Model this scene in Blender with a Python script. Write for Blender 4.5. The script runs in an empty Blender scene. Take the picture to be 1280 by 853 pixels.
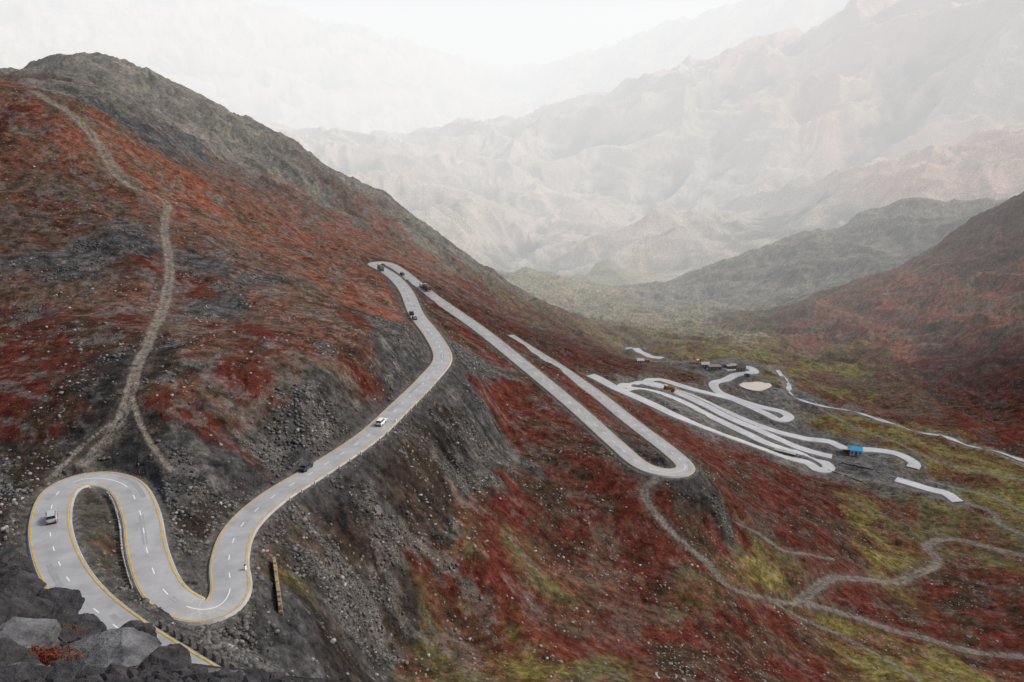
import bpy, bmesh, math, random
import numpy as np
from mathutils import Vector, Matrix
random.seed(7); rng=np.random.default_rng(7)
S=bpy.context.scene
F=1000.0; PITCH=math.radians(16.5); CP,SP=math.cos(PITCH),math.sin(PITCH)
# ---------------- survey helpers: bearing + slope of a sight line from the pass viewpoint
def ray(u,v):
    a=(u-640)/F; b=(426.5-v)/F
    x=a; y=CP+b*SP; z=-SP+b*CP
    return math.atan2(x,y), z/math.hypot(x,y)
def wp(u,v,z):
    az,t=ray(u,v); r=z/t
    return (r*math.sin(az), r*math.cos(az), z)
def wr(u,v,r):
    az,t=ray(u,v); return (r*math.sin(az), r*math.cos(az), r*t)
def proj(s):
    d=s[:,1]*CP-s[:,2]*SP; up=s[:,1]*SP+s[:,2]*CP
    return 640+F*s[:,0]/d, 426.5-F*up/d
def link(o): S.collection.objects.link(o); return o
# ---------------- noise
PERM=rng.permutation(256); PERM=np.concatenate([PERM,PERM]).astype(np.int32)
ANG=rng.random(256)*2*np.pi; GX=np.cos(ANG).astype(np.float32); GY=np.sin(ANG).astype(np.float32)
def gn(x,y,s=0):
    x=x+s*17.37; y=y+s*41.73
    xf=np.floor(x); yf=np.floor(y)
    xi=xf.astype(np.int32)&255; yi=yf.astype(np.int32)&255
    fx=(x-xf).astype(np.float32); fy=(y-yf).astype(np.float32)
    def g(ix,iy,dx,dy):
        h=PERM[PERM[ix&255]+(iy&255)]
        return GX[h]*dx+GY[h]*dy
    u=fx*fx*fx*(fx*(fx*6-15)+10); w=fy*fy*fy*(fy*(fy*6-15)+10)
    a=g(xi,yi,fx,fy); b=g(xi+1,yi,fx-1,fy); c=g(xi,yi+1,fx,fy-1); d=g(xi+1,yi+1,fx-1,fy-1)
    a=a+(b-a)*u; c=c+(d-c)*u
    return (a+(c-a)*w)*1.5
def fbm(x,y,wl,octv,s=0,gain=.5):
    o=0; a=1; 
    for i in range(octv):
        o=o+a*gn(x/wl,y/wl,s+i*3); wl*=.5; a*=gain
    return o
def sst(e0,e1,x):
    t=np.clip((x-e0)/(e1-e0),0,1); return t*t*(3-2*t)
# ---------------- main highway centre line (sight line + elevation)
ROADA=[(290,880,-68),(215,832,-69),(150,788,-70.5),(98,742,-72),(70,695,-73.5),(62,650,-75),(75,613,-76),(112,598,-76.7),(155,606,-77.3),(175,640,-78),(184,690,-79),(202,735,-80),(235,760,-80.7),(270,761,-81.4),(288,738,-82),(286,700,-82.7),(300,660,-83.4),(340,622,-84.2),(400,585,-85.2),(460,545,-86.3),(500,508,-87.5),(535,473,-88.8),(553,447,-90),(541,420,-91),(520,392,-92),(508,365,-93),(494,348,-94.2),(478,337,-95.4),(466,330,-96.4),(480,328.5,-97.5),(500,338,-98.5),(540,370,-103),(600,412,-109),(660,460,-115),(720,510,-121),(770,555,-124.5),(803,582,-127),(838,591,-128.6),(857,584,-129.4),(835,562,-130.5),(790,528,-133),(745,492,-136.5),(700,460,-140),(662,436,-143),(636,419,-145.5)]
RA=[wp(*p) for p in ROADA]
# ---------------- terrain control: (u,v,range)
C=[ # foreground
(-200,860,3),(0,900,3),(300,960,3),(640,1000,3),(1280,1000,3),(1700,900,3),
(-200,740,11),(0,785,11),(100,840,11),(200,868,12),(300,900,14),(640,940,15),(1280,980,15),(1700,900,15),
(-200,720,40),(0,800,40),(150,860,45),(300,900,50),(640,905,60),(1280,930,80),(1700,860,80),
(640,853,148),(800,853,168),(1000,853,215),(1280,853,275),(450,800,152),(400,853,131),(1600,800,300),(1600,600,500),
# slope under the road
(600,700,187),(500,700,173),(450,650,177),(400,720,150),(340,760,139),(560,780,168),(900,750,229),(700,600,255),(700,700,212),(600,560,250),(560,520,262),(600,480,300),(620,450,345),(520,600,205),(480,590,200),
(800,640,250),(800,700,232),(900,650,275),(840,620,262),(880,600,285),(1000,800,245),(1200,800,290),(1100,720,320),(1200,680,380),(1280,640,440),(1280,700,380),(1000,700,285),
# valley
(1000,600,402),(1060,560,470),(1150,575,470),(1280,575,520),(1100,520,540),(980,475,590),(930,462,590),(900,480,540),(900,530,450),(1030,590,430),(750,476,440),(850,505,440),(800,470,510),(840,455,600),(950,590,370),(860,560,340),
(680,430,520),(720,455,500),
# left hill
(20,700,145),(20,600,185),(0,540,205),(0,400,290),(0,250,400),(0,150,490),(0,98,560),(-60,100,600),(0,110,680),(100,500,208),(100,400,270),(100,250,405),(200,300,350),(200,400,265),(150,560,188),(200,560,182),(260,620,165),(250,500,198),(300,400,270),(400,480,215),(400,540,197),(350,570,190),(500,440,255),(480,400,320),(450,360,372),(400,330,410),(300,290,430),
(-300,600,200),(-300,300,380),(-300,90,600),(-300,40,900),
(100,132,515),(200,192,505),(300,252,498),(400,303,505),
(100,142,575),(200,204,570),(300,262,560),
(100,112,660),(200,150,700),(300,205,700),(450,287,640),(550,347,610),(620,392,590),
(0,108,820),(40,90,800),(72,82,800),(150,83,850),(200,104,840),(250,127,830),(330,168,820),(400,208,800),(480,252,780),(560,308,760),(600,338,740),(660,379,710),(720,410,690),(780,439,670),
(-200,100,1000),(0,150,1050),(140,150,1080),(330,240,1040),(480,320,1000),(600,372,950),(660,398,880),
# valley beyond
(860,438,660),(800,402,1000),(740,386,1200),(700,372,1400),(560,340,1500),(400,280,1600),(100,180,1700),
# right slopes
(1280,500,640),(1280,400,740),(1280,330,850),(1280,258,980),(1210,288,1000),(1150,330,960),(1150,420,760),(1080,370,900),(1000,400,860),(960,430,740),(1050,470,650),(920,405,980),
(1600,150,1000),(1600,350,700),(1280,280,1180),(1210,310,1180),(1150,345,1100),
(1190,288,1450),(1130,272,1400),(1085,295,1380),(1040,307,1350),(960,330,1300),(900,364,1250),(850,390,1150),
(1190,300,1650),(1130,292,1650),(1040,324,1600),(960,347,1550),(880,377,1500),
(1280,185,2300),(1180,212,2250),(1100,238,2200),(1000,262,2150),(900,280,2100),(820,300,2050),(760,334,1950),(700,362,1800),
(1280,200,2650),(1100,250,2600),(900,290,2500),(800,310,2400),
(600,290,2300),(500,240,2700),
(430,190,3800),(520,184,3900),(590,170,4000),(640,155,4000),(700,145,4000),(760,133,4000),(850,103,4000),(920,82,4000),(1000,48,4000),(1100,5,4000),(1280,-75,4000),(1600,-150,4000),
(700,230,3100),(900,180,3100),(1100,120,3100),(1280,60,3100),(1000,100,3500),
(430,220,5000),(640,190,5000),(900,130,5000),(1280,20,5200),(0,120,4000),(200,150,3800),
(655,135,7000),(690,100,7000),(760,68,7000),(830,42,7000),(900,22,7000),(1000,-30,7000),(1280,-120,7500),(1600,-150,7500),
(-300,-60,7500),(0,-30,7500),(200,-15,7500),(300,5,7500),(400,28,7500),(500,58,7500),(580,85,7500),(630,112,7300),
(0,150,9500),(640,150,9500),(1280,100,9500),
]
P=[];V=[]
for u,v,r in C:
    az,t=ray(u,v); P.append((az,math.log(r))); V.append(t)
for x,y,z in RA:
    r=math.hypot(x,y); P.append((math.atan2(x,y),math.log(r))); V.append(z/r)
P=np.array(P);V=np.array(V)
def kern(A,B):
    d2=(A[:,None,0]-B[None,:,0])**2+(A[:,None,1]-B[None,:,1])**2
    return -np.sqrt(d2+.03**2)
n=len(P); K=kern(P,P)+np.eye(n)*.0008
M=np.zeros((n+1,n+1)); M[:n,:n]=K; M[:n,n]=1; M[n,:n]=1
w=np.linalg.solve(M,np.append(V,0))
AZ=np.concatenate([np.linspace(-1.25,-.7,60)[:-1],np.linspace(-.7,.7,1020),np.linspace(.7,1.25,60)[1:]])
LR=np.concatenate([np.linspace(math.log(2.5),math.log(70),170)[:-1],np.linspace(math.log(70),math.log(750),920),np.linspace(math.log(750),math.log(4500),560)[1:],np.linspace(math.log(4500),math.log(9500),120)[1:]])
NR,NC=len(LR),len(AZ)
R=np.exp(LR)[:,None].repeat(NC,1); A2=AZ[None,:].repeat(NR,0)
X=R*np.sin(A2); Y=R*np.cos(A2)
ri=np.unique(np.append(np.arange(0,NR,3),NR-1)); ci=np.unique(np.append(np.arange(0,NC,3),NC-1))
G=np.stack([AZ[ci][None,:].repeat(len(ri),0).ravel(),LR[ri][:,None].repeat(len(ci),1).ravel()],1)
T=np.concatenate([kern(G[i:i+20000],P)@w[:n]+w[n] for i in range(0,len(G),20000)]).reshape(len(ri),len(ci))
T=np.stack([np.interp(np.arange(NC),ci,T[k]) for k in range(len(ri))])
fi=np.interp(np.arange(NR),ri,np.arange(len(ri))); i0=np.minimum(fi.astype(int),len(ri)-2); ff=(fi-i0)[:,None]
T=T[i0]*(1-ff)+T[i0+1]*ff
H=T*R
# relief
far=sst(850,2600,R); mid=sst(60,120,R)
def ridged(wl,octv,s,g=.5,wx=0,wy=0,ay=1.0):
    o=0;a=1
    for i in range(octv):
        o=o+a*(1-2.2*np.abs(gn((X+wx)/wl,(Y+wy)/(wl*ay),s+i*5))); wl*=.5; a*=g
    return o
WX=fbm(X,Y,60,2,50)*14; WY=fbm(X,Y,60,2,60)*14
nr=fbm(X+WX,Y+WY,45,7,1,.5)
r2=ridged(55,6,140,.55,WX,WY)
H+=mid*(1-far)*(nr*1.5+(r2-.6)*sst(180,420,R)*1.7) + (1-mid)*fbm(X,Y,3,5,9)*.2*sst(4,15,R)
wx2=fbm(X,Y,600,3,90)*120; wy2=fbm(X,Y,600,3,95)*120
rd=ridged(560,7,20,.5,wx2,wy2)
midf=sst(600,1300,R)
H+=far*(rd-.2)*66+midf*(1-far)*((rd-.2)*15)+sst(560,720,R)*sst(1900,1100,R)*(ridged(80,6,260,.58,WX*2,WY*2)-.7)*4.6
ERO=rd
RR=np.exp(LR)
def place(u,v,rmin=60,rmax=9000):
    az,t=ray(u,v); c=np.interp(az,AZ,np.arange(NC)); c0=min(int(c),NC-2); f=c-c0
    h=H[:,c0]*(1-f)+H[:,c0+1]*f; tt=h/RR
    k=np.nonzero((tt>=t)&(RR>rmin)&(RR<rmax))[0]
    if len(k)==0: return None
    k=k[0]
    if k==0: return None
    g=(t-tt[k-1])/(tt[k]-tt[k-1]) if tt[k]!=tt[k-1] else 1
    g=min(max(g,0),1); r=RR[k-1]+(RR[k]-RR[k-1])*g
    return (r*math.sin(az),r*math.cos(az),r*t)
def height(x,y):
    az=math.atan2(x,y); l=math.log(math.hypot(x,y))
    c=np.interp(az,AZ,np.arange(NC)); c0=min(int(c),NC-2); f=c-c0
    q=np.interp(l,LR,np.arange(NR)); q0=min(int(q),NR-2); g=q-q0
    return float((H[q0,c0]*(1-f)+H[q0,c0+1]*f)*(1-g)+(H[q0+1,c0]*(1-f)+H[q0+1,c0+1]*f)*g)
def spline(pts,step=1.0,smooth=0):
    p=np.array(pts,float); p=np.vstack([2*p[0]-p[1],p,2*p[-1]-p[-2]]); out=[]
    for i in range(1,len(p)-2):
        a,b,c,d=p[i-1],p[i],p[i+1],p[i+2]
        for t in np.linspace(0,1,40,endpoint=False):
            out.append(.5*((2*b)+(-a+c)*t+(2*a-5*b+4*c-d)*t*t+(-a+3*b-3*c+d)*t**3))
    out.append(p[-2]); out=np.array(out)
    L=np.append(0,np.cumsum(np.linalg.norm(np.diff(out[:,:2],axis=0),axis=1)))
    s=np.arange(0,L[-1],step); o=np.stack([np.interp(s,L,out[:,k]) for k in range(out.shape[1])],1)
    if smooth:
        k=np.ones(smooth)/smooth; pad=smooth//2
        for c in range(3):
            e=np.concatenate([np.full(pad,o[0,c]),o[:,c],np.full(pad,o[-1,c])]); o[:,c]=np.convolve(e,k,'valid')[:len(o)]
    return o
def nearfield(samples,rad):
    D=np.full((NR,NC),1e6,np.float32); Z=np.zeros((NR,NC),np.float32)
    for x,y,z in samples:
        r=math.hypot(x,y); az=math.atan2(x,y); da=rad/r
        c0,c1=np.searchsorted(AZ,[az-da,az+da]); r0,r1=np.searchsorted(RR,[r-rad,r+rad])
        if c1<=c0 or r1<=r0: continue
        d=np.hypot(X[r0:r1,c0:c1]-x,Y[r0:r1,c0:c1]-y); s=D[r0:r1,c0:c1]; m=d<s
        s[m]=d[m]; Z[r0:r1,c0:c1][m]=z
    return D,Z
def carve(samples,hw,cut,fill,drop,rad,qa=.9):
    global H
    D,Z=nearfield(samples,rad); m=D<rad
    dd=np.maximum(D-hw,0); nz=(gn(X/9,Y/9,77)+.6*gn(X/3,Y/3,78))*np.minimum(dd*.3,1.1)
    q=dd*dd/rad*qa
    lo=Z-drop-(fill*dd+q)+nz; hi=Z-drop+(cut*dd+q)+nz
    k=sst(rad*.35,rad*.98,D)
    H=np.where(m,np.clip(H,lo,hi)*(1-k)+H*k,H)
    return D
sA=spline(RA,1.0,5)
DA=carve(sA,4.9,.95,.85,.45,34,.8)
def drape(pts,smooth=15,step=1.5):
    q=[place(*p) for p in pts]; q=[p for p in q if p]
    s=spline(q,step); 
    s[:,2]=[height(a,b) for a,b in s[:,:2]]
    k=smooth; e=np.concatenate([np.full(k//2,s[0,2]),s[:,2],np.full(k//2,s[-1,2])]); s[:,2]=np.convolve(e,np.ones(k)/k,'valid')[:len(s)]
    return s
LOW=[
 [(738,469),(765,482),(800,498),(860,526),(930,553),(1000,577),(1024,587),(1036,585),(1028,576),(1005,568),(960,553),(900,527),(850,500),(810,487),(783,485),(778,481),(800,479),(850,490),(900,512),(950,532),(1000,547),(1035,552),(1046,556),(1060,562),(1090,562),(1120,567),(1142,577),(1140,586)],
 [(1040,571),(990,556),(930,530),(880,505),(840,488),(812,479),(810,475),(826,475),(870,487),(915,500),(955,516),(975,524),(986,521),(975,515),(950,508),(915,498),(897,488),(893,477),(915,471),(942,465),(934,460),(905,462)],
 [(1120,598),(1160,609),(1182,617),(1198,627)],
 [(786,434),(808,443),(830,447)],
]
sL=[drape(l) for l in LOW]
DL=np.minimum.reduce([carve(s,4.9,.9,.7,.45,16) for s in sL])
TRK=[([(42,113),(75,133),(105,158),(125,182),(138,205),(148,222)],2.2),
 ([(148,222),(168,236),(190,243),(210,258),(205,285),(212,330),(208,370),(190,415),(175,450),(163,490),(150,525),(130,555),(100,585)],1.4),
 ([(163,490),(180,540),(215,590)],.7),
 ([(150,520),(100,560),(60,600)],.6),
 ([(820,598),(806,612),(815,635),(845,670),(880,700),(915,735),(960,748),(1020,758),(1080,775),(1160,798),(1280,820)],1.4),
 ([(1000,752),(1020,735),(1050,722),(1120,728),(1160,712),(1172,700),(1158,682),(1185,674),(1230,682),(1280,693)],1.8),
 ([(960,748),(1030,785),(1090,815),(1150,850)],.8),
 ([(920,650),(950,668),(985,690),(1040,700)],.9),
 ([(1195,625),(1240,640),(1250,655),(1280,668)],1.5),
 ([(1160,600),(1200,612),(1250,625),(1280,640)],1.2),
 ([(1040,590),(1080,600),(1140,612),(1160,612)],1.8),
 ([(1010,500),(1060,530),(1110,550),(1160,572),(1230,590),(1280,600)],1.2),
 ([(940,452),(900,450),(860,452),(830,452),(800,448)],2.4)]
sT=[(drape(l,9,1.2),wd) for l,wd in TRK]
DT=np.full((NR,NC),1e6,np.float32)
for s,wd in sT:
    D=carve(s,wd,.9,.7,.1,8); DT=np.minimum(DT,D/wd)
STREAM=[(972,462),(985,478),(988,490),(1010,502),(1055,512),(1105,525),(1145,540),(1200,553),(1240,562),(1290,578)]
sS=drape(STREAM,9,1.5); DS=carve(sS,3.0,.5,.4,.8,14)
pp=place(945,482)
D_,Z_=nearfield([pp],24); H=np.where(D_<24,np.clip(H,pp[2]-.6-.3*np.maximum(D_-9,0),pp[2]-.6+.3*np.maximum(D_-9,0)),H); DPn=D_
# ---------------- colour
cls=dict(
 R=((.105,.027,.018),(.062,.040,.026)), r=((.20,.076,.046),(.125,.085,.060)),
 B=((.110,.076,.056),(.135,.056,.036)), G=((.062,.062,.065),(.105,.098,.09)), K=((.030,.028,.027),(.055,.041,.032)),
 Y=((.175,.150,.048),(.12,.055,.028)), O=((.105,.092,.042),(.12,.045,.026)), o=((.205,.185,.15),(.10,.098,.078)),
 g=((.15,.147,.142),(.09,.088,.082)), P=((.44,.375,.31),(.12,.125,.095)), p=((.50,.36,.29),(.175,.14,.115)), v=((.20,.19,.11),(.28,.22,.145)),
 h=((.24,.092,.06),(.155,.115,.075)))
ANC="""20,120,r 60,150,r 100,170,r 30,180,R 150,250,B 100,230,B 50,260,B 100,330,G 30,340,B 60,440,R 130,420,R 20,450,R 0,500,R 60,520,R 0,590,K 60,575,K 140,480,K 170,300,G 190,330,G 195,450,K 250,240,r 330,290,r 290,330,G 330,370,B 260,420,B 320,420,R 420,350,r 450,400,R 380,450,B 430,440,R 470,465,G 500,450,G 400,520,G 330,560,G 250,540,R 240,590,G 220,640,K 210,700,G 120,680,O 135,640,O 10,650,K 20,740,K 270,480,B 230,350,R 240,300,B 180,220,r 250,370,G 350,330,B 230,560,K 180,560,K 110,560,K 160,530,K 100,200,r 60,200,B 200,260,r 280,270,r 50,390,B 80,290,B 400,400,B 20,400,R 120,380,B 300,450,R 210,500,R
90,90,o 150,100,o 220,135,o 300,180,o 380,225,o 60,95,B 200,170,G 240,193,G 280,213,B 330,235,r 380,262,r 430,240,B 480,290,r 560,330,B 520,300,o 600,370,R 650,400,R 700,430,R 750,450,R 640,380,O 150,145,G 440,300,r 500,260,o 560,310,o 500,320,r 110,115,o 250,160,o
590,425,R 620,440,R 650,455,R 680,450,R 700,465,R 725,485,R 760,500,B 560,430,G 540,520,K 590,490,G 600,530,G 520,590,K 480,640,G 420,650,K 430,740,G 380,720,O 400,800,K 330,800,G 470,800,G 650,540,R 690,560,R 640,600,R 605,575,G 600,640,R 560,700,R 520,690,R 600,760,R 650,720,R 700,660,R 760,630,R 800,700,R 560,810,O 640,840,Y 750,850,O 700,790,R 800,800,R 880,790,R 860,625,K 890,640,G 880,605,G 780,610,R 740,580,R 930,680,R 860,690,R 980,700,O 950,720,Y 1000,660,R 1050,640,R 1100,660,Y 1000,620,R 920,590,R 860,570,R 820,530,R 950,605,R 1150,640,O 1250,640,Y 1200,660,O 1100,700,Y 1080,750,R 1150,770,R 1250,770,R 1200,730,R 1230,800,R 1100,830,Y 1000,830,R 950,790,R 1200,840,Y 1270,850,O 900,845,R 1050,680,R 570,600,G 540,640,K 660,640,R 500,760,K 450,700,K 490,720,G 380,780,G 700,740,O 560,650,O 740,690,B 860,740,O
1080,600,g 1130,605,g 1180,612,g 1050,585,g 1000,565,g 960,530,g 900,510,g 940,475,g 990,490,g 850,500,g 900,465,g 850,470,B 820,460,R 870,440,Y 930,440,Y 1010,470,Y 1030,530,Y 1100,545,Y 1180,570,Y 1240,590,Y 1220,605,O 1200,640,Y 1060,490,B 1100,500,B 1180,520,R 1240,530,R 1280,480,R 1200,470,R 1150,440,h 1080,450,O 1010,440,Y 960,420,v 1050,400,h 1150,390,h 1200,360,h 1280,300,r 1250,330,h 1280,400,h 1220,410,h 1100,380,h 1000,390,O 1240,290,B 1130,285,o 1080,310,o 1180,290,o 980,330,o 900,370,o 850,390,v 780,390,v 720,380,v 1000,360,o
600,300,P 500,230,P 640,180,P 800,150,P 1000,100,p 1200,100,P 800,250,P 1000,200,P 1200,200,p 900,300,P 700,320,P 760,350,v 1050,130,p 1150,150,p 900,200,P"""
pa=[];pc=[];pd=[]
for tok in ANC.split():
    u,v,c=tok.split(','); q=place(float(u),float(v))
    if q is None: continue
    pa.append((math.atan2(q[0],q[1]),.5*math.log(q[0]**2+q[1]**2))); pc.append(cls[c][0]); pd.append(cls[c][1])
for az in (-1,-.6,-.3,0,.3,.6,1):
    for l in (1.2,2,2.7,3.4): pa.append((az,l)); pc.append(cls['G'][0]); pd.append(cls['K'][0])
pa=np.array(pa);pc=np.array(pc);pd=np.array(pd)
q1=fbm(X/R*6+0,LR[:,None]*6+0*X,1,6,31,.6); q2=fbm(X/R*6,LR[:,None]*6+0*X,1,6,36,.6)
ga=(A2+q1*.05).ravel(); gl=(LR[:,None]+0*X+q2*.07).ravel()
COL=np.zeros((NR*NC,3),np.float32); ALT=np.zeros((NR*NC,3),np.float32)
ch=60000
pa32=pa.astype(np.float32); ga=ga.astype(np.float32); gl=gl.astype(np.float32)
for i in range(0,NR*NC,ch):
    d2=(ga[i:i+ch,None]-pa32[None,:,0])**2+((gl[i:i+ch,None]-pa32[None,:,1])*.8)**2+1e-5
    ww=1/(d2*d2*d2+1e-13); ww/=ww.sum(1,keepdims=True)
    COL[i:i+ch]=ww@pc; ALT[i:i+ch]=ww@pd
COL=COL.reshape(NR,NC,3); ALT=ALT.reshape(NR,NC,3)
n1=fbm(X+WX,Y+WY,22,6,101,.66); n2=fbm(X,Y,5,5,120,.75); n3=fbm(X,Y,160,4,140)
al=X*.8-Y*.6; ac=X*.6+Y*.8
n5=fbm(ac*2+WX,al+WY,34,6,160,.62); n6=fbm(ac*1.6+WX,al,16,5,170,.7)
mixf=sst(-.15,.35,.7*n1+.35*n2+.6*n5)*.9
nf_=fbm(X,Y,90,4,330,.65)
mixf=np.where(R>1300,sst(-.5,.5,n3*.3+nf_*.45-(ERO-.25)*.75),mixf)[...,None]
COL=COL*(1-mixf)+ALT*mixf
def blend(mask,c):
    global COL
    COL=COL*(1-mask[...,None])+np.array(c,np.float32)*mask[...,None]
lefty=sst(.15,-.2,A2)*.35+.25
blend(sst(.15,.55,n6+.3*n2)*lefty*(1-far),(.12,.112,.107))
blend(sst(.3,.9,-n6+.4*n1)*.5*(1-far),(.028,.021,.016))
COL*=np.clip(1+.45*n2*(1-far)+.25*n3,.3,2.0)[...,None]
ds=DA+n1*3.0
blend(sst(10,5,ds)*.75,(.058,.057,.058)); blend(sst(5.6,4.1,DA+n2*.6)*.8,(.15,.142,.13))
blend(sst(8.5,5,DL+n1*2)*.75,(.15,.147,.14))
lowt=sst(-.1,.1,A2)[...,None]; tcol=np.array((.34,.30,.25),np.float32)*(1-lowt)+np.array((.24,.225,.205),np.float32)*lowt
tm=(sst(1.4,.7,DT+n2*.3)*.8*(1-.55*sst(.35,.1,DT)))[...,None]; COL=COL*(1-tm)+tcol*tm
blend(sst(3.2,1.4,DT+n1*.6)*.35,(.12,.105,.09))
blend(sst(9,3,DS+n1*5)*.55,(.24,.23,.21))
blend(sst(14,10,DPn+n2)*.8,(.17,.15,.12))
ROCK=np.clip(.35+.6*n1+.3*n2,0,1)*(1-far)
COL=np.clip(COL,.008,.65)
# ---------------- mesh
co=np.stack([X,Y,H],-1).reshape(-1,3).astype(np.float32)
me=bpy.data.meshes.new("hillside_terrain"); nv=NR*NC
I=(np.arange(NR-1)[:,None]*NC+np.arange(NC-1)[None,:]).ravel()
Q=np.stack([I,I+1,I+NC+1,I+NC],1).astype(np.int32)
nf=len(Q); me.vertices.add(nv); me.vertices.foreach_set("co",co.ravel())
me.loops.add(nf*4); me.loops.foreach_set("vertex_index",Q.ravel()); me.polygons.add(nf)
me.polygons.foreach_set("loop_start",np.arange(0,nf*4,4,dtype=np.int32)); me.polygons.foreach_set("loop_total",np.full(nf,4,np.int32))
me.polygons.foreach_set("use_smooth",np.ones(nf,bool)); me.update(calc_edges=True)
ca=me.color_attributes.new("Col",'FLOAT_COLOR','POINT')
ca.data.foreach_set("color",np.concatenate([COL.reshape(-1,3),ROCK.reshape(-1,1)],1).astype(np.float32).ravel())
terrain=link(bpy.data.objects.new("hillside_terrain",me))
# ---------------- materials
def mat(name,col=(.5,.5,.5),rough=.8,metal=0,noise=None,bump=None,spec=.3,bd=.1):
    m=bpy.data.materials.new(name); m.use_nodes=True; nt=m.node_tree; b=nt.nodes["Principled BSDF"]
    b.inputs["Base Color"].default_value=(*col,1); b.inputs["Roughness"].default_value=rough; b.inputs["Metallic"].default_value=metal
    b.inputs["Specular IOR Level"].default_value=spec
    tc=nt.nodes.new("ShaderNodeTexCoord")
    if noise:
        sc,amt=noise; N=nt.nodes.new("ShaderNodeTexNoise"); N.inputs["Scale"].default_value=sc; N.inputs["Detail"].default_value=7; N.inputs["Roughness"].default_value=.65
        nt.links.new(tc.outputs["Object"],N.inputs["Vector"])
        mr=nt.nodes.new("ShaderNodeMapRange"); mr.inputs["From Min"].default_value=.3; mr.inputs["From Max"].default_value=.7; mr.inputs["To Min"].default_value=1-amt; mr.inputs["To Max"].default_value=1+amt
        nt.links.new(N.outputs["Fac"],mr.inputs["Value"])
        mx=nt.nodes.new("ShaderNodeVectorMath"); mx.operation='SCALE'; mx.inputs[0].default_value=col
        nt.links.new(mr.outputs[0],mx.inputs["Scale"]); nt.links.new(mx.outputs[0],b.inputs["Base Color"])
        if bump:
            bp=nt.nodes.new("ShaderNodeBump"); bp.inputs["Strength"].default_value=bump; bp.inputs["Distance"].default_value=bd
            nt.links.new(N.outputs["Fac"],bp.inputs["Height"]); nt.links.new(bp.outputs[0],b.inputs["Normal"])
    return m
def ground_mat():
    m=bpy.data.materials.new("ground"); m.use_nodes=True; nt=m.node_tree; L=nt.links.new; b=nt.nodes["Principled BSDF"]
    b.inputs["Roughness"].default_value=.95; b.inputs["Specular IOR Level"].default_value=.06
    at=nt.nodes.new("ShaderNodeVertexColor"); at.layer_name="Col"; tc=nt.nodes.new("ShaderNodeTexCoord")
    def noise(sc,det,ro):
        N=nt.nodes.new("ShaderNodeTexNoise"); N.inputs["Scale"].default_value=sc; N.inputs["Detail"].default_value=det; N.inputs["Roughness"].default_value=ro; L(tc.outputs["Object"],N.inputs["Vector"]); return N.outputs["Fac"]
    def mr(s,a,b_,c,d):
        n=nt.nodes.new("ShaderNodeMapRange"); n.inputs["From Min"].default_value=a; n.inputs["From Max"].default_value=b_; n.inputs["To Min"].default_value=c; n.inputs["To Max"].default_value=d; L(s,n.inputs["Value"]); return n.outputs[0]
    def mul(a,b_):
        n=nt.nodes.new("ShaderNodeMath"); n.operation='MULTIPLY'; L(a,n.inputs[0]); L(b_,n.inputs[1]); return n.outputs[0]
    nA=noise(.45,5,.82)
    f=mr(nA,.33,.67,.3,1.7)
    sc=nt.nodes.new("ShaderNodeVectorMath"); sc.operation='SCALE'; L(at.outputs["Color"],sc.inputs[0]); L(f,sc.inputs["Scale"])
    vo=nt.nodes.new("ShaderNodeTexVoronoi"); vo.inputs["Scale"].default_value=.7; L(tc.outputs["Object"],vo.inputs["Vector"])
    sp=mr(vo.outputs["Distance"],.30,.18,0,1); 
    sepc=nt.nodes.new("ShaderNodeSeparateColor"); L(vo.outputs["Color"],sepc.inputs[0])
    sel=mr(sepc.outputs[0],.66,.72,0,1)
    sp=mul(mul(sp,sel),mr(at.outputs["Alpha"],.15,.7,0,.85))
    mx=nt.nodes.new("ShaderNodeMix"); mx.data_type='RGBA'; L(sp,mx.inputs[0]); L(sc.outputs[0],mx.inputs[6]); mx.inputs[7].default_value=(.28,.265,.25,1)
    L(mx.outputs[2],b.inputs["Base Color"])
    bp=nt.nodes.new("ShaderNodeBump"); bp.inputs["Strength"].default_value=.9; bp.inputs["Distance"].default_value=1.3; L(nA,bp.inputs["Height"]); L(bp.outputs[0],b.inputs["Normal"])
    return m
me.materials.append(ground_mat())
M_as=mat("asphalt",(.35,.355,.365),.5,noise=(.22,.2),spec=.5)
M_as2=mat("concrete_paving",(.47,.475,.48),.5,noise=(.15,.18),spec=.5)
M_pt=mat("asphalt_patch",(.30,.305,.315),.6,noise=(1,.15),spec=.4)
M_wh=mat("white_paint",(.78,.78,.78),.6); M_ye=mat("yellow_paint",(.62,.38,.05),.6,noise=(.8,.25))
M_wat=mat("water",(.36,.38,.39),.15,spec=.6,noise=(.3,.4)); M_pond=mat("silty_water",(.62,.52,.42),.2,spec=.5)
M_con=mat("concrete",(.38,.37,.35),.85,noise=(1.5,.25))
M_stone=mat("stone",(.12,.115,.11),.9,noise=(2,.5),bump=.6)
M_ochre=mat("ochre_stone",(.26,.21,.13),.9,noise=(1.5,.5),bump=.6)
M_rock=mat("boulder_rock",(.105,.108,.115),.8,noise=(2.6,.9),bump=1,bd=.18)
M_rockd=mat("dark_rock",(.036,.034,.037),.7,noise=(3,.98),bump=1,bd=.15)
M_tyre=mat("tyre",(.015,.015,.015),.8); M_glass=mat("window_glass",(.02,.025,.03),.1,spec=.6)
def paint(n_,c): return mat(n_,c,.35,spec=.5)
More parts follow.
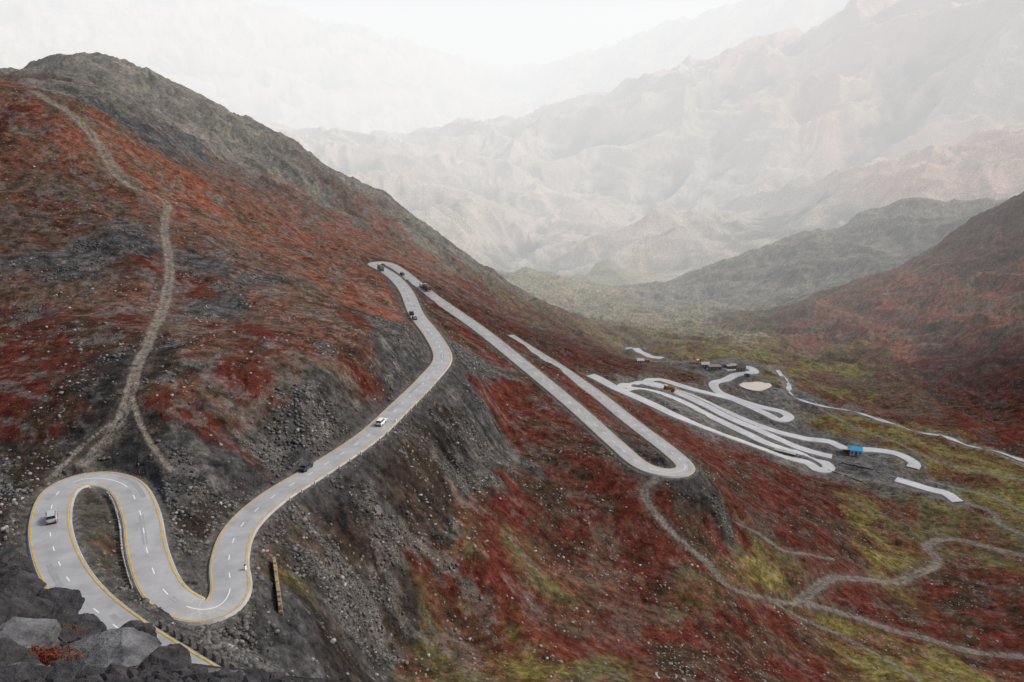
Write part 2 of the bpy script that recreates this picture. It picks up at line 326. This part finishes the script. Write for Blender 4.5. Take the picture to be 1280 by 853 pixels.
# ---------------- ribbons
def tang(s):
    t=np.gradient(s[:,:2],axis=0); t/=np.linalg.norm(t,axis=1,keepdims=True)+1e-9; return t, np.stack([t[:,1],-t[:,0]],1)
def strip(verts,faces,s,offs,T=None):
    t,nn=T if T is not None else tang(s); k=len(offs); b0=len(verts)
    for i in range(len(s)):
        for o,dz in offs: verts.append((s[i,0]+nn[i,0]*o,s[i,1]+nn[i,1]*o,s[i,2]+dz))
    for i in range(len(s)-1):
        for j in range(k-1):
            a=b0+i*k+j; faces.append((a,a+1,a+k+1,a+k))
def mkmesh(name,verts,faces,m,parent=None,smooth=False):
    me=bpy.data.meshes.new(name); me.from_pydata(verts,[],faces); me.update(); me.materials.append(m)
    bm=bmesh.new(); bm.from_mesh(me); bmesh.ops.recalc_face_normals(bm,faces=bm.faces); bm.to_mesh(me); bm.free()
    if smooth: me.polygons.foreach_set("use_smooth",[True]*len(me.polygons))
    o=link(bpy.data.objects.new(name,me)); 
    if parent: o.parent=parent
    return o
def road(name,s,hw,dash=True,m=None):
    root=link(bpy.data.objects.new(name,None)); T=tang(s)
    v=[];f=[]; strip(v,f,s,[(-hw-.8,-1.2),(-hw,0),(0,.05),(hw,0),(hw+.8,-1.2)],T); mkmesh("carriageway",v,f,m or M_as,root)
    if dash:
        th=np.unwrap(np.arctan2(T[0][:,1],T[0][:,0])); kur=np.abs(np.convolve(np.gradient(th),np.ones(7)/7,'same'))
        v=[];f=[]; i=0; n_=len(s)
        while i<n_-6:
            if kur[i]>.055:
                j=i
                while j<n_-1 and kur[j]>.055: j+=1
                if j-i>6: strip(v,f,s[i:j],[(-.09,.075),(.09,.075)],(T[0][i:j],T[1][i:j]))
                i=j+3
            else:
                strip(v,f,s[i:i+3],[(-.1,.075),(.1,.075)],(T[0][i:i+3],T[1][i:i+3])); i+=7
        mkmesh("centre_line",v,f,M_wh,root)
        v=[];f=[]
        for e in (-1,1): strip(v,f,s,[(e*(hw-.35)-.12,.058),(e*(hw-.35)+.12,.058)],T)
        mkmesh("edge_lines",v,f,M_ye,root)
        v=[];f=[]; i=12
        while i<n_-30:
            L_=random.randint(3,12); a=random.uniform(-2.6,1.2); strip(v,f,s[i:i+L_],[(a,.048+.0),(a+random.uniform(.8,1.5),.048)],(T[0][i:i+L_],T[1][i:i+L_])); i+=random.randint(15,50)
        mkmesh("repair_patches",v,f,M_pt,root)
    return root
road("mountain_road",sA,3.4)
for s in sL: road("valley_road",s,3.1,dash=False,m=M_as2)
v=[];f=[]; 
t_,nn_=tang(sS)
for i in range(len(sS)):
    wd=1.1+.7*math.sin(i*.23)+.4*math.sin(i*.71)
    for e in(-1,1): v.append((sS[i,0]+nn_[i,0]*wd*e,sS[i,1]+nn_[i,1]*wd*e,sS[i,2]-.45))
    if i: a=2*i-2; f.append((a,a+1,a+3,a+2))
mkmesh("stream",v,f,M_wat)
v=[(pp[0],pp[1],pp[2]-.3)];f=[]
for i in range(40):
    a=i/40*6.2832; rr=9.5*(1+.18*math.sin(2*a+1)+.1*math.sin(3*a)); v.append((pp[0]+rr*math.cos(a),pp[1]+rr*1.1*math.sin(a),pp[2]-.3)); f.append((0,1+i,1+(i+1)%40))
mkmesh("pond",v,f,M_pond)
# ---------------- roadside masonry
def hexa(bm,x0,x1,y0,y1,z0,z1,mi=0,f=0,b=0,s=0):
    co=[(x0,y0,z0),(x1,y0,z0),(x1,y1,z0),(x0,y1,z0),(x0+b,y0+s,z1),(x1-f,y0+s,z1),(x1-f,y1-s,z1),(x0+b,y1-s,z1)]
    vs=[bm.verts.new(c) for c in co]
    for q in ((3,2,1,0),(4,5,6,7),(0,1,5,4),(1,2,6,5),(2,3,7,6),(3,0,4,7)):
        bm.faces.new([vs[k] for k in q]).material_index=mi
    return vs
def bmobj(name,bm,mats,loc=(0,0,0),rot=0,bevel=0):
    me=bpy.data.meshes.new(name); bm.to_mesh(me); bm.free()
    for m in mats: me.materials.append(m)
    o=link(bpy.data.objects.new(name,me)); o.location=loc; o.rotation_euler=(0,0,rot)
    if bevel:
        md=o.modifiers.new("bevel",'BEVEL'); md.width=bevel; md.segments=2
    return o
def blockrow(name,s,i0,i1,step,lat,size,m,jit=.15):
    bm=bmesh.new(); t,nn=tang(s)
    i=i0
    while i<i1:
        l,w_,h=[q*random.uniform(.8,1.2) for q in size]; a=math.atan2(t[i,1],t[i,0])+random.uniform(-jit,jit)
        vs=hexa(bm,-l/2,l/2,-w_/2,w_/2,-.9,h,0,.08,.08,.06)
        x,y=s[i,0]+nn[i,0]*lat,s[i,1]+nn[i,1]*lat
        for q in vs:
            X_,Y_=q.co.x+random.uniform(-.05,.05),q.co.y+random.uniform(-.05,.05); q.co=Vector((x+X_*math.cos(a)-Y_*math.sin(a),y+X_*math.sin(a)+Y_*math.cos(a),s[i,2]+q.co.z+random.uniform(-.04,.04)))
        i+=step
    return bmobj(name,bm,[m],bevel=.05)
def idx(s,u,v):
    U,W_=proj(s); return int(np.argmin((U-u)**2+(W_-v)**2))
ua=idx(sA,160,795)
blockrow("guard_stones",sA,0,ua,2,4.3,(.95,.6,.55),M_stone)
i1,i2=idx(sA,150,604),idx(sA,196,728)
blockrow("concrete_barrier",sA,min(i1,i2)+3,max(i1,i2),1,4.0,(.93,.35,.45),M_con,.03)
blockrow("guard_stones",sA,idx(sA,340,622),idx(sA,535,473),5,4.2,(.5,.35,.45),M_con)
a_=place(343,706); b_=place(351,768)
if a_ and b_:
    bm=bmesh.new(); L_=math.hypot(b_[0]-a_[0],b_[1]-a_[1]); n_=max(int(L_/1.0),3)
    for k in range(n_):
        for lv in range(4):
            zz=height(a_[0]+(b_[0]-a_[0])*(k+.5)/n_,a_[1]+(b_[1]-a_[1])*(k+.5)/n_)
            o_=.5*(lv%2)
            hexa(bm,(k+o_*.5)*L_/n_+.02,(k+1+o_*.5)*L_/n_-.02,-.45+.05*lv,.45-.05*lv,zz-a_[2]-.6+lv*.6,zz-a_[2]+lv*.6-.01,0,.02,.02,.02)
    bmobj("retaining_wall",bm,[M_ochre],a_,math.atan2(b_[1]-a_[1],b_[0]-a_[0]),.04)
# ---------------- vehicles
def wheel(bm,x,y,r,wd,mi):
    g=bmesh.ops.create_cone(bm,cap_ends=True,segments=20,radius1=r,radius2=r,depth=wd,matrix=Matrix.Translation((x,y,r))@Matrix.Rotation(math.pi/2,4,'X'))
    for v_ in g['verts']:
        for f_ in v_.link_faces: f_.material_index=mi
def car(name,loc,rot,col,kind='car'):
    bm=bmesh.new(); h=.25 if kind=='suv' else 0
    hexa(bm,-2.2,2.2,-.9,.9,.32,.72+h*.5,0,.03,.03,.02)
    hexa(bm,-2.17,2.17,-.88,.88,.72+h*.5,1.0+h*.7,0,.12,.06,.08)
    back=-2.0 if kind=='suv' else -1.55
    hexa(bm,back,1.15,-.79,.79,1.0+h*.7,1.42+h,2,.62,.25 if kind=='suv' else .5,.14)
    hexa(bm,back+.22,.62,-.67,.67,1.42+h,1.5+h,0,.1,.06,.05)
    for x in (back+.3,-.35,.55):
        hexa(bm,x-.05,x+.05,-.80,-.70,1.0+h*.7,1.43+h,0,0,0,0); hexa(bm,x-.05,x+.05,.70,.80,1.0+h*.7,1.43+h,0)
    hexa(bm,2.17,2.27,-.85,.85,.35,.6,1); hexa(bm,-2.27,-2.17,-.85,.85,.35,.6,1)
    for y in (-.68,.68):
        hexa(bm,2.15,2.2,y-.17,y+.17,.66,.84,3); hexa(bm,-2.22,-2.16,y-.14,y+.14,.68,.9,4)
        hexa(bm,.75,.9,y*1.38-.1,y*1.38+.1,1.0+h*.7,1.14+h*.7,0)
    for x in (-1.35,1.38):
        for y in (-.83,.83): wheel(bm,x,y,.35,.22,1)
    return bmobj(name,bm,[paint("car_paint",col),M_tyre,M_glass,M_wh,paint("tail_light",(.4,.02,.02))],loc,rot,.05)
def truck(name,loc,rot,cab,box,trim):
    bm=bmesh.new()
    hexa(bm,-3.9,3.7,-.5,.5,.65,.95,1)
    hexa(bm,1.95,3.75,-1.15,1.15,.75,1.75,0,.05,0,.02); hexa(bm,1.95,3.7,-1.13,1.13,1.75,2.75,0,.35,0,.08)
    hexa(bm,3.42,3.72,-.95,.95,1.8,2.5,2,.22,0,.05); hexa(bm,2.4,3.2,-1.16,1.16,1.85,2.45,2,.1,0,.04)
    hexa(bm,1.7,3.5,-1.15,1.15,2.76,3.3,4,-.3,0,.1)
    hexa(bm,3.76,3.86,-1.1,1.1,.6,.95,1)
    hexa(bm,-3.95,1.85,-1.22,1.22,.98,2.6,3,0,0,0)
    for k in range(7): 
        x=-3.9+k*.93; hexa(bm,x,x+.1,-1.28,1.28,.98,2.65,4)
    hexa(bm,-3.97,1.87,-1.26,1.26,2.6,2.72,4); hexa(bm,-3.7,1.6,-1.1,1.1,2.72,3.1,5,.3,.3,.35)
    for x in (-2.9,-1.85,2.75):
        for y in (-1.0,1.0): wheel(bm,x,y,.5,.32,1)
    return bmobj(name,bm,[paint("cab_paint",cab),M_tyre,M_glass,paint("cargo_body_paint",box),paint("trim_paint",trim),mat("canvas_cover",(.16,.14,.10),.9)],loc,rot,.04)
def onroad(s,u,v,latmax=2.2):
    i=idx(s,u,v); t,nn=tang(s); p=wp(u,v,s[i,2]); lat=(p[0]-s[i,0])*nn[i,0]+(p[1]-s[i,1])*nn[i,1]; lat=max(-latmax,min(latmax,lat))
    return (s[i,0]+nn[i,0]*lat,s[i,1]+nn[i,1]*lat,s[i,2]+.04), math.atan2(t[i,1],t[i,0])
for u,v_,c,k,fl in [(65,652,(.42,.44,.46),'suv',0),(477,530,(.8,.8,.8),'suv',0)]:
    l,r_=onroad(sA,u,v_); car("car",l,r_+fl,c,k)
for u,v_,c,k in [(514,397,(.05,.05,.06),'car'),(519,403,(.35,.35,.36),'car'),(505,346,(.06,.06,.07),'car'),(527,359,(.6,.6,.6),'suv')]:
    l,r_=onroad(sA,u,v_); car("car",l,r_,c,k)
l,r_=onroad(sA,387,580,2.6); l=(l[0],l[1],l[2]); car("car",l,r_+.1,(.04,.045,.05),'car')
l,r_=onroad(sA,478,340); truck("cargo_truck",l,r_,(.02,.25,.38),(.03,.28,.30),(.6,.35,.04))
l,r_=onroad(sA,532,362); truck("cargo_truck",l,r_+math.pi,(.25,.10,.05),(.14,.10,.07),(.3,.25,.2))
l,r_=onroad(sL[1],838,489); truck("cargo_truck",l,r_,(.7,.14,.02),(.75,.18,.02),(.8,.5,.1))
def ground_pt(u,v_): 
    q=place(u,v_); return (q[0],q[1],height(q[0],q[1]))
q=ground_pt(868,455); truck("cargo_truck",q,.3,(.7,.2,.03),(.65,.22,.04),(.7,.6,.2))
for u,v_,c in [(920,459,(.7,.7,.7)),(912,457,(.5,.1,.05)),(885,463,(.6,.6,.6)),(934,470,(.1,.1,.12))]:
    q=ground_pt(u,v_); car("car",q,random.uniform(0,3),c,'suv')
def kmstone(u,v_,c):
    l,_=onroad(sA,u,v_,4.3); bm=bmesh.new(); hexa(bm,-.3,.3,-.15,.15,-.8,.8,0,.03,.03,.0); hexa(bm,-.27,.27,-.12,.12,.8,1.05,1,.16,.16,.02)
    return bmobj("kilometre_stone",bm,[M_wh,paint("marker_cap",c)],l,1.2,.03)
kmstone(307,713,(.05,.05,.05)); kmstone(489,534,(.75,.22,.03))
# ---------------- buildings
def hut(name,q,rot,w_,d,h,wall,roof,gable=False):
    bm=bmesh.new(); hexa(bm,-w_/2,w_/2,-d/2,d/2,-1.2,h,0)
    if gable:
        rz=h+w_*.22; a=[(-w_/2-.3,-d/2-.35,h-.05),(w_/2+.3,-d/2-.35,h-.05),(w_/2+.3,d/2+.35,h-.05),(-w_/2-.3,d/2+.35,h-.05),(-w_/2-.3,0,rz),(w_/2+.3,0,rz)]
        vs=[bm.verts.new(c) for c in a]
        for f_ in ((0,1,5,4),(2,3,4,5),(0,4,3),(1,2,5),(3,2,1,0)): bm.faces.new([vs[k] for k in f_]).material_index=1
    else:
        hexa(bm,-w_/2-.3,w_/2+.3,-d/2-.3,d/2+.3,h+.003,h+.22,1); 
    hexa(bm,-.45,.45,-d/2-.05,-d/2+.02,0,2.0,2)
    for x in (-w_*.32,w_*.32): hexa(bm,x-.45,x+.45,-d/2-.05,-d/2+.02,1.0,1.9,3)
    for y in (-d*.2,d*.2): hexa(bm,w_/2-.02,w_/2+.05,y-.4,y+.4,1.0,1.9,3); hexa(bm,-w_/2-.05,-w_/2+.02,y-.4,y+.4,1.0,1.9,3)
    return bmobj(name,bm,[mat("hut_wall",wall,.9,noise=(1,.3)),mat("hut_roof",roof,.6,noise=(1,.2)),mat("door_wood",(.08,.05,.03)),M_glass],q,rot)
HUTS=[(893,462,.1,9,5,2.8,(.22,.17,.13),(.20,.18,.16),False),(905,459,.3,7,5,2.8,(.3,.26,.22),(.08,.09,.10),False),(914,461,.2,8,5,2.8,(.14,.11,.09),(.30,.28,.26),False),(926,463,-.1,6,4.5,2.6,(.25,.2,.16),(.1,.07,.06),True),(881,459,.1,6,4,2.6,(.3,.28,.26),(.45,.44,.42),True),(872,452,.2,5,4,2.6,(.2,.16,.13),(.25,.08,.04),True),
 (800,454,.1,5,4,2.5,(.5,.45,.4),(.5,.5,.5),True),(808,453,.1,4,3.5,2.5,(.3,.15,.1),(.35,.1,.06),True)]
for u,v_,ro,w_,d,h,wa,rf,gb in HUTS: hut("stone_hut",ground_pt(u,v_),ro,w_,d,h,wa,rf,gb)
hut("blue_roof_shed",ground_pt(1069,567),-.25,6.5,5,2.9,(.62,.62,.62),(.03,.38,.62),True)
hut("stone_hut",ground_pt(1058,566),-.25,4,3.5,2.6,(.3,.13,.07),(.5,.5,.5),False)
bm=bmesh.new(); cs=[ground_pt(u,v_) for u,v_ in [(1030,586),(1052,579),(1102,592),(1082,606)]]
def wallseg(bm,a,b,h=.45,th=.4):
    L_=math.hypot(b[0]-a[0],b[1]-a[1]); n_=max(int(L_/2),1); an=math.atan2(b[1]-a[1],b[0]-a[0])
    for k in range(n_):
        if random.random()<.15: continue
        x0,x1=k*L_/n_,(k+1)*L_/n_; mx_=(x0+x1)/2; z=height(a[0]+mx_*math.cos(an),a[1]+mx_*math.sin(an))+random.uniform(-.1,.1)
        vs=hexa(bm,x0,x1-.03,-th/2,th/2,-1,h)
        for q in vs: 
            X_,Y_=q.co.x,q.co.y; q.co=Vector((a[0]+X_*math.cos(an)-Y_*math.sin(an),a[1]+X_*math.sin(an)+Y_*math.cos(an),z+q.co.z))
for k in range(4): wallseg(bm,cs[k],cs[(k+1)%4])
bmobj("compound_wall",bm,[M_stone])
# ---------------- scree (one mass)
def rockvars(k):
    out=[]
    for _ in range(k):
        bm=bmesh.new(); bmesh.ops.create_icosphere(bm,subdivisions=1,radius=1)
        vs=np.array([x.co[:] for x in bm.verts]); fs=np.array([[y.index for y in x.verts] for x in bm.faces]); bm.free()
        for _k in range(5):
            nrm=rng.normal(size=3); nrm/=np.linalg.norm(nrm); dd=vs@nrm; m=dd>.55; vs[m]-=np.outer(dd[m]-.55,nrm)
        vs*=rng.uniform(.8,1.15,(len(vs),1)); vs*=np.array([1.1,rng.uniform(.6,1),rng.uniform(.4,.75)])
        out.append((vs,fs))
    return out
RV=rockvars(12)
def scatter(name,N,dens,size,rr,azr,colr):
    V_=[];F_=[];Cc=[];b=0;cnt=0
    tries=0
    while cnt<N and tries<N*30:
        tries+=1
        az=random.uniform(*azr); r=math.exp(random.uniform(math.log(rr[0]),math.log(rr[1])))
        c=min(int(np.searchsorted(AZ,az)),NC-1); q=int(np.searchsorted(RR,r))
        if random.random()>dens[q,c]: continue
        vs,fs=RV[random.randrange(12)]; s=size[0]*(size[1]/size[0])**(random.random()**2.5)
        a=random.random()*6.28; ca_,sa_=math.cos(a),math.sin(a)
        p=vs*s; p=np.stack([p[:,0]*ca_-p[:,1]*sa_,p[:,0]*sa_+p[:,1]*ca_,p[:,2]],1)
        x,y=r*math.sin(az),r*math.cos(az); p+=np.array([x,y,height(x,y)+s*.12])
        V_.append(p);F_.append(fs+b);b+=len(p); g=random.uniform(*colr); Cc.append(np.tile([g*1.02,g,g*.98,1],(len(p),1))); cnt+=1
    if not V_: return
    V_=np.concatenate(V_);F_=np.concatenate(F_);Cc=np.concatenate(Cc)
    m=bpy.data.meshes.new(name); m.vertices.add(len(V_)); m.vertices.foreach_set("co",V_.astype(np.float32).ravel()); n=len(F_)
    m.loops.add(n*3); m.loops.foreach_set("vertex_index",F_.astype(np.int32).ravel()); m.polygons.add(n)
    m.polygons.foreach_set("loop_start",np.arange(0,n*3,3,dtype=np.int32)); m.polygons.foreach_set("loop_total",np.full(n,3,np.int32)); m.update(calc_edges=True)
    c=m.color_attributes.new("Col",'FLOAT_COLOR','POINT'); c.data.foreach_set("color",Cc.astype(np.float32).ravel())
    mt=bpy.data.materials.new(name); mt.use_nodes=True; nt=mt.node_tree; at=nt.nodes.new("ShaderNodeVertexColor"); at.layer_name="Col"
    nt.links.new(at.outputs[0],nt.nodes["Principled BSDF"].inputs["Base Color"]); nt.nodes["Principled BSDF"].inputs["Roughness"].default_value=.9; m.materials.append(mt)
    return link(bpy.data.objects.new(name,m))
lum=COL.mean(-1); sat=(COL.max(-1)-COL.min(-1))/(COL.max(-1)+1e-4)
clear=(DA>5.2)&(DL>5)&(DT>1.3)&(DS>3)
grey=sst(.35,.1,sat)*clear
scatter("scree",20000,grey*sst(-.2,.5,n1)*.9,(.14,.85),(95,420),(-.66,.3),(.035,.14))
scatter("hillside_rocks",9000,clear*sst(0,.6,n1)*.6+.06*clear,(.15,.85),(95,620),(-.68,.68),(.12,.34))
# ---------------- foreground outcrop
def boulder(name,loc,size,m,flat=.7,seed=0):
    rg=np.random.default_rng(seed); bm=bmesh.new(); bmesh.ops.create_icosphere(bm,subdivisions=6,radius=1)
    vs=np.array([x.co[:] for x in bm.verts])
    for k in range(16):
        nrm=rg.normal(size=3); nrm/=np.linalg.norm(nrm); c=rg.uniform(.45,.8); dd=vs@nrm; mm=dd>c; vs[mm]-=np.outer(dd[mm]-c,nrm)
    q=vs*2.2+seed*3.1
    nn=fbm(q[:,0]+q[:,2]*.7,q[:,1]-q[:,2]*.6,1.0,6,seed%50,.6); st=gn(q[:,2]*2.5+q[:,0]*.6,q[:,1]*.25,seed%40)
    vs=vs*(1+.065*nn[:,None]+.045*st[:,None])
    vs*=np.array(size)
    a,b=rg.uniform(0,6.28),rg.uniform(-.4,.4); Rm=np.array(Matrix.Rotation(a,3,'Z')@Matrix.Rotation(b,3,'X')); vs=vs@Rm.T
    for x,c in zip(bm.verts,vs): x.co=c
    return bmobj(name,bm,[m],loc)
BL=[(15,808,9.0,(.62,.5,.26),M_rock),(122,838,8.2,(.70,.55,.30),M_rock),(190,838,8.8,(.5,.45,.3),M_rockd),(248,862,9.2,(.58,.48,.24),M_rock),
 (15,742,12.5,(.7,.55,.36),M_rockd),(62,772,12.0,(.6,.55,.32),M_rockd),(-45,735,13,(.9,.8,.55),M_rockd),(102,798,11.0,(.48,.42,.24),M_rockd),(40,764,11.2,(.42,.36,.24),M_rockd),(152,810,10.6,(.5,.42,.24),M_rockd),(208,824,11.2,(.45,.38,.2),M_rockd),(10,782,10.6,(.5,.45,.24),M_rockd),(75,800,9.8,(.36,.34,.2),M_rockd),(60,858,7.4,(.45,.4,.2),M_rockd),(-30,800,9.5,(.7,.6,.38),M_rockd),(160,880,7.6,(.65,.55,.27),M_rockd),(0,862,7.2,(.55,.45,.2),M_rock),(290,880,10,(.55,.45,.2),M_rockd),(-60,860,7.5,(.7,.6,.35),M_rockd),(220,872,8.0,(.5,.4,.2),M_rockd)]
for k,(u,v_,r,sz,m) in enumerate(BL):
    boulder("boulder",wr(u,v_,r),sz,m,seed=k+3)
V_=[];F_=[];b=0
for k in range(2600):
    az=random.uniform(-.85,-.28); r=random.uniform(5,16); vs,fs=RV[random.randrange(12)]; s=.04*(4.5)**(random.random()**1.6)
    a=random.random()*6.28; p=vs*s; p=np.stack([p[:,0]*math.cos(a)-p[:,1]*math.sin(a),p[:,0]*math.sin(a)+p[:,1]*math.cos(a),p[:,2]],1)
    x,y=r*math.sin(az),r*math.cos(az); p+=np.array([x,y,height(x,y)+s*.2]); V_.append(p);F_.append(fs+b);b+=len(p)
mkmesh("rubble",np.concatenate(V_).tolist(),np.concatenate(F_).tolist(),M_rockd)
def shrub(name,loc,rad,nl,cols):
    bm=bmesh.new()
    for k in range(nl):
        a=random.random()*6.28; d=rad*math.sqrt(random.random())*(1+.4*math.sin(3*a)); h=random.uniform(.0,.12)*(1-(d/rad)**2*.6)
        c=Vector((d*math.cos(a)*1.5,d*math.sin(a),h)); sz=random.uniform(.008,.018); rt=Matrix.Rotation(random.random()*6.28,3,'Z')@Matrix.Rotation(random.uniform(-.9,.9),3,'X')
        vs=[bm.verts.new(c+rt@Vector(q)*sz) for q in ((-1,0,0),(0,-.45,.1),(1.2,0,0),(0,.45,.1))]; bm.faces.new(vs).material_index=random.randrange(len(cols))
    for k in range(40):
        a=random.random()*6.28; d=rad*random.random(); x,y=d*math.cos(a)*1.4,d*math.sin(a); hexa(bm,x-.004,x+.004,y-.004,y+.004,-.1,.1,0)
    return bmobj(name,bm,[mat("leaf",c,.7) for c in cols],loc)
shrub("alpine_shrub",wr(58,826,8.3),.18,1800,[(.17,.025,.013),(.24,.05,.018),(.08,.02,.015),(.09,.08,.03)])
shrub("alpine_shrub",wr(22,842,7.8),.14,900,[(.12,.12,.04),(.2,.04,.02),(.07,.08,.03)])
shrub("alpine_shrub",wr(85,792,10.0),.12,600,[(.09,.09,.03),(.2,.04,.02),(.07,.06,.03)])
# ---------------- haze volume (own emission stands in for scattered light) + world
def haze(name,lo,hi,sig,col):
    v=[(x,y,z) for x in (lo[0],hi[0]) for y in (lo[1],hi[1]) for z in (lo[2],hi[2])]
    f=[(0,1,3,2),(4,6,7,5),(0,4,5,1),(2,3,7,6),(0,2,6,4),(1,5,7,3)]
    m=bpy.data.materials.new(name); m.use_nodes=True; nt=m.node_tree; nt.nodes.clear()
    o=nt.nodes.new("ShaderNodeOutputMaterial"); a=nt.nodes.new("ShaderNodeVolumeAbsorption"); e=nt.nodes.new("ShaderNodeEmission"); ad=nt.nodes.new("ShaderNodeAddShader")
    a.inputs["Color"].default_value=(0,0,0,1); a.inputs["Density"].default_value=sig; e.inputs["Color"].default_value=(*col,1); e.inputs["Strength"].default_value=sig
    nt.links.new(a.outputs[0],ad.inputs[0]); nt.links.new(e.outputs[0],ad.inputs[1]); nt.links.new(ad.outputs[0],o.inputs["Volume"])
    return mkmesh(name,v,f,m)
HC=(.985,.99,.995)
haze("emissive_haze",(-9000,520,-1500),(9000,9800,1000),.00032,HC)
W=bpy.data.worlds.new("World"); S.world=W; W.use_nodes=True; nt=W.node_tree
sky=nt.nodes.new("ShaderNodeTexSky"); sky.sky_type='NISHITA'; sky.sun_disc=False
EL,ROT=math.radians(42),math.radians(78)
sky.sun_elevation=EL; sky.sun_rotation=ROT; sky.dust_density=5; sky.air_density=1
nt.links.new(sky.outputs[0],nt.nodes["Background"].inputs[0]); nt.nodes["Background"].inputs[1].default_value=.125
sl=bpy.data.lights.new("sun",'SUN'); sl.energy=2.0; sl.angle=math.radians(12); sl.color=(1,.96,.9)
so=link(bpy.data.objects.new("sun",sl)); sd=Vector((math.sin(ROT)*math.cos(EL),math.cos(ROT)*math.cos(EL),math.sin(EL)))
so.rotation_euler=sd.to_track_quat('Z','Y').to_euler()
cam=bpy.data.cameras.new("camera"); co_=link(bpy.data.objects.new("camera",cam)); cam.sensor_width=36; cam.lens=36*F/1280; cam.clip_end=30000; cam.clip_start=.1
co_.location=(0,0,0); co_.rotation_euler=(math.pi/2-PITCH,0,0); S.camera=co_
S.view_settings.view_transform='Standard'
print("verts",nv,"H range",H.min(),H.max())
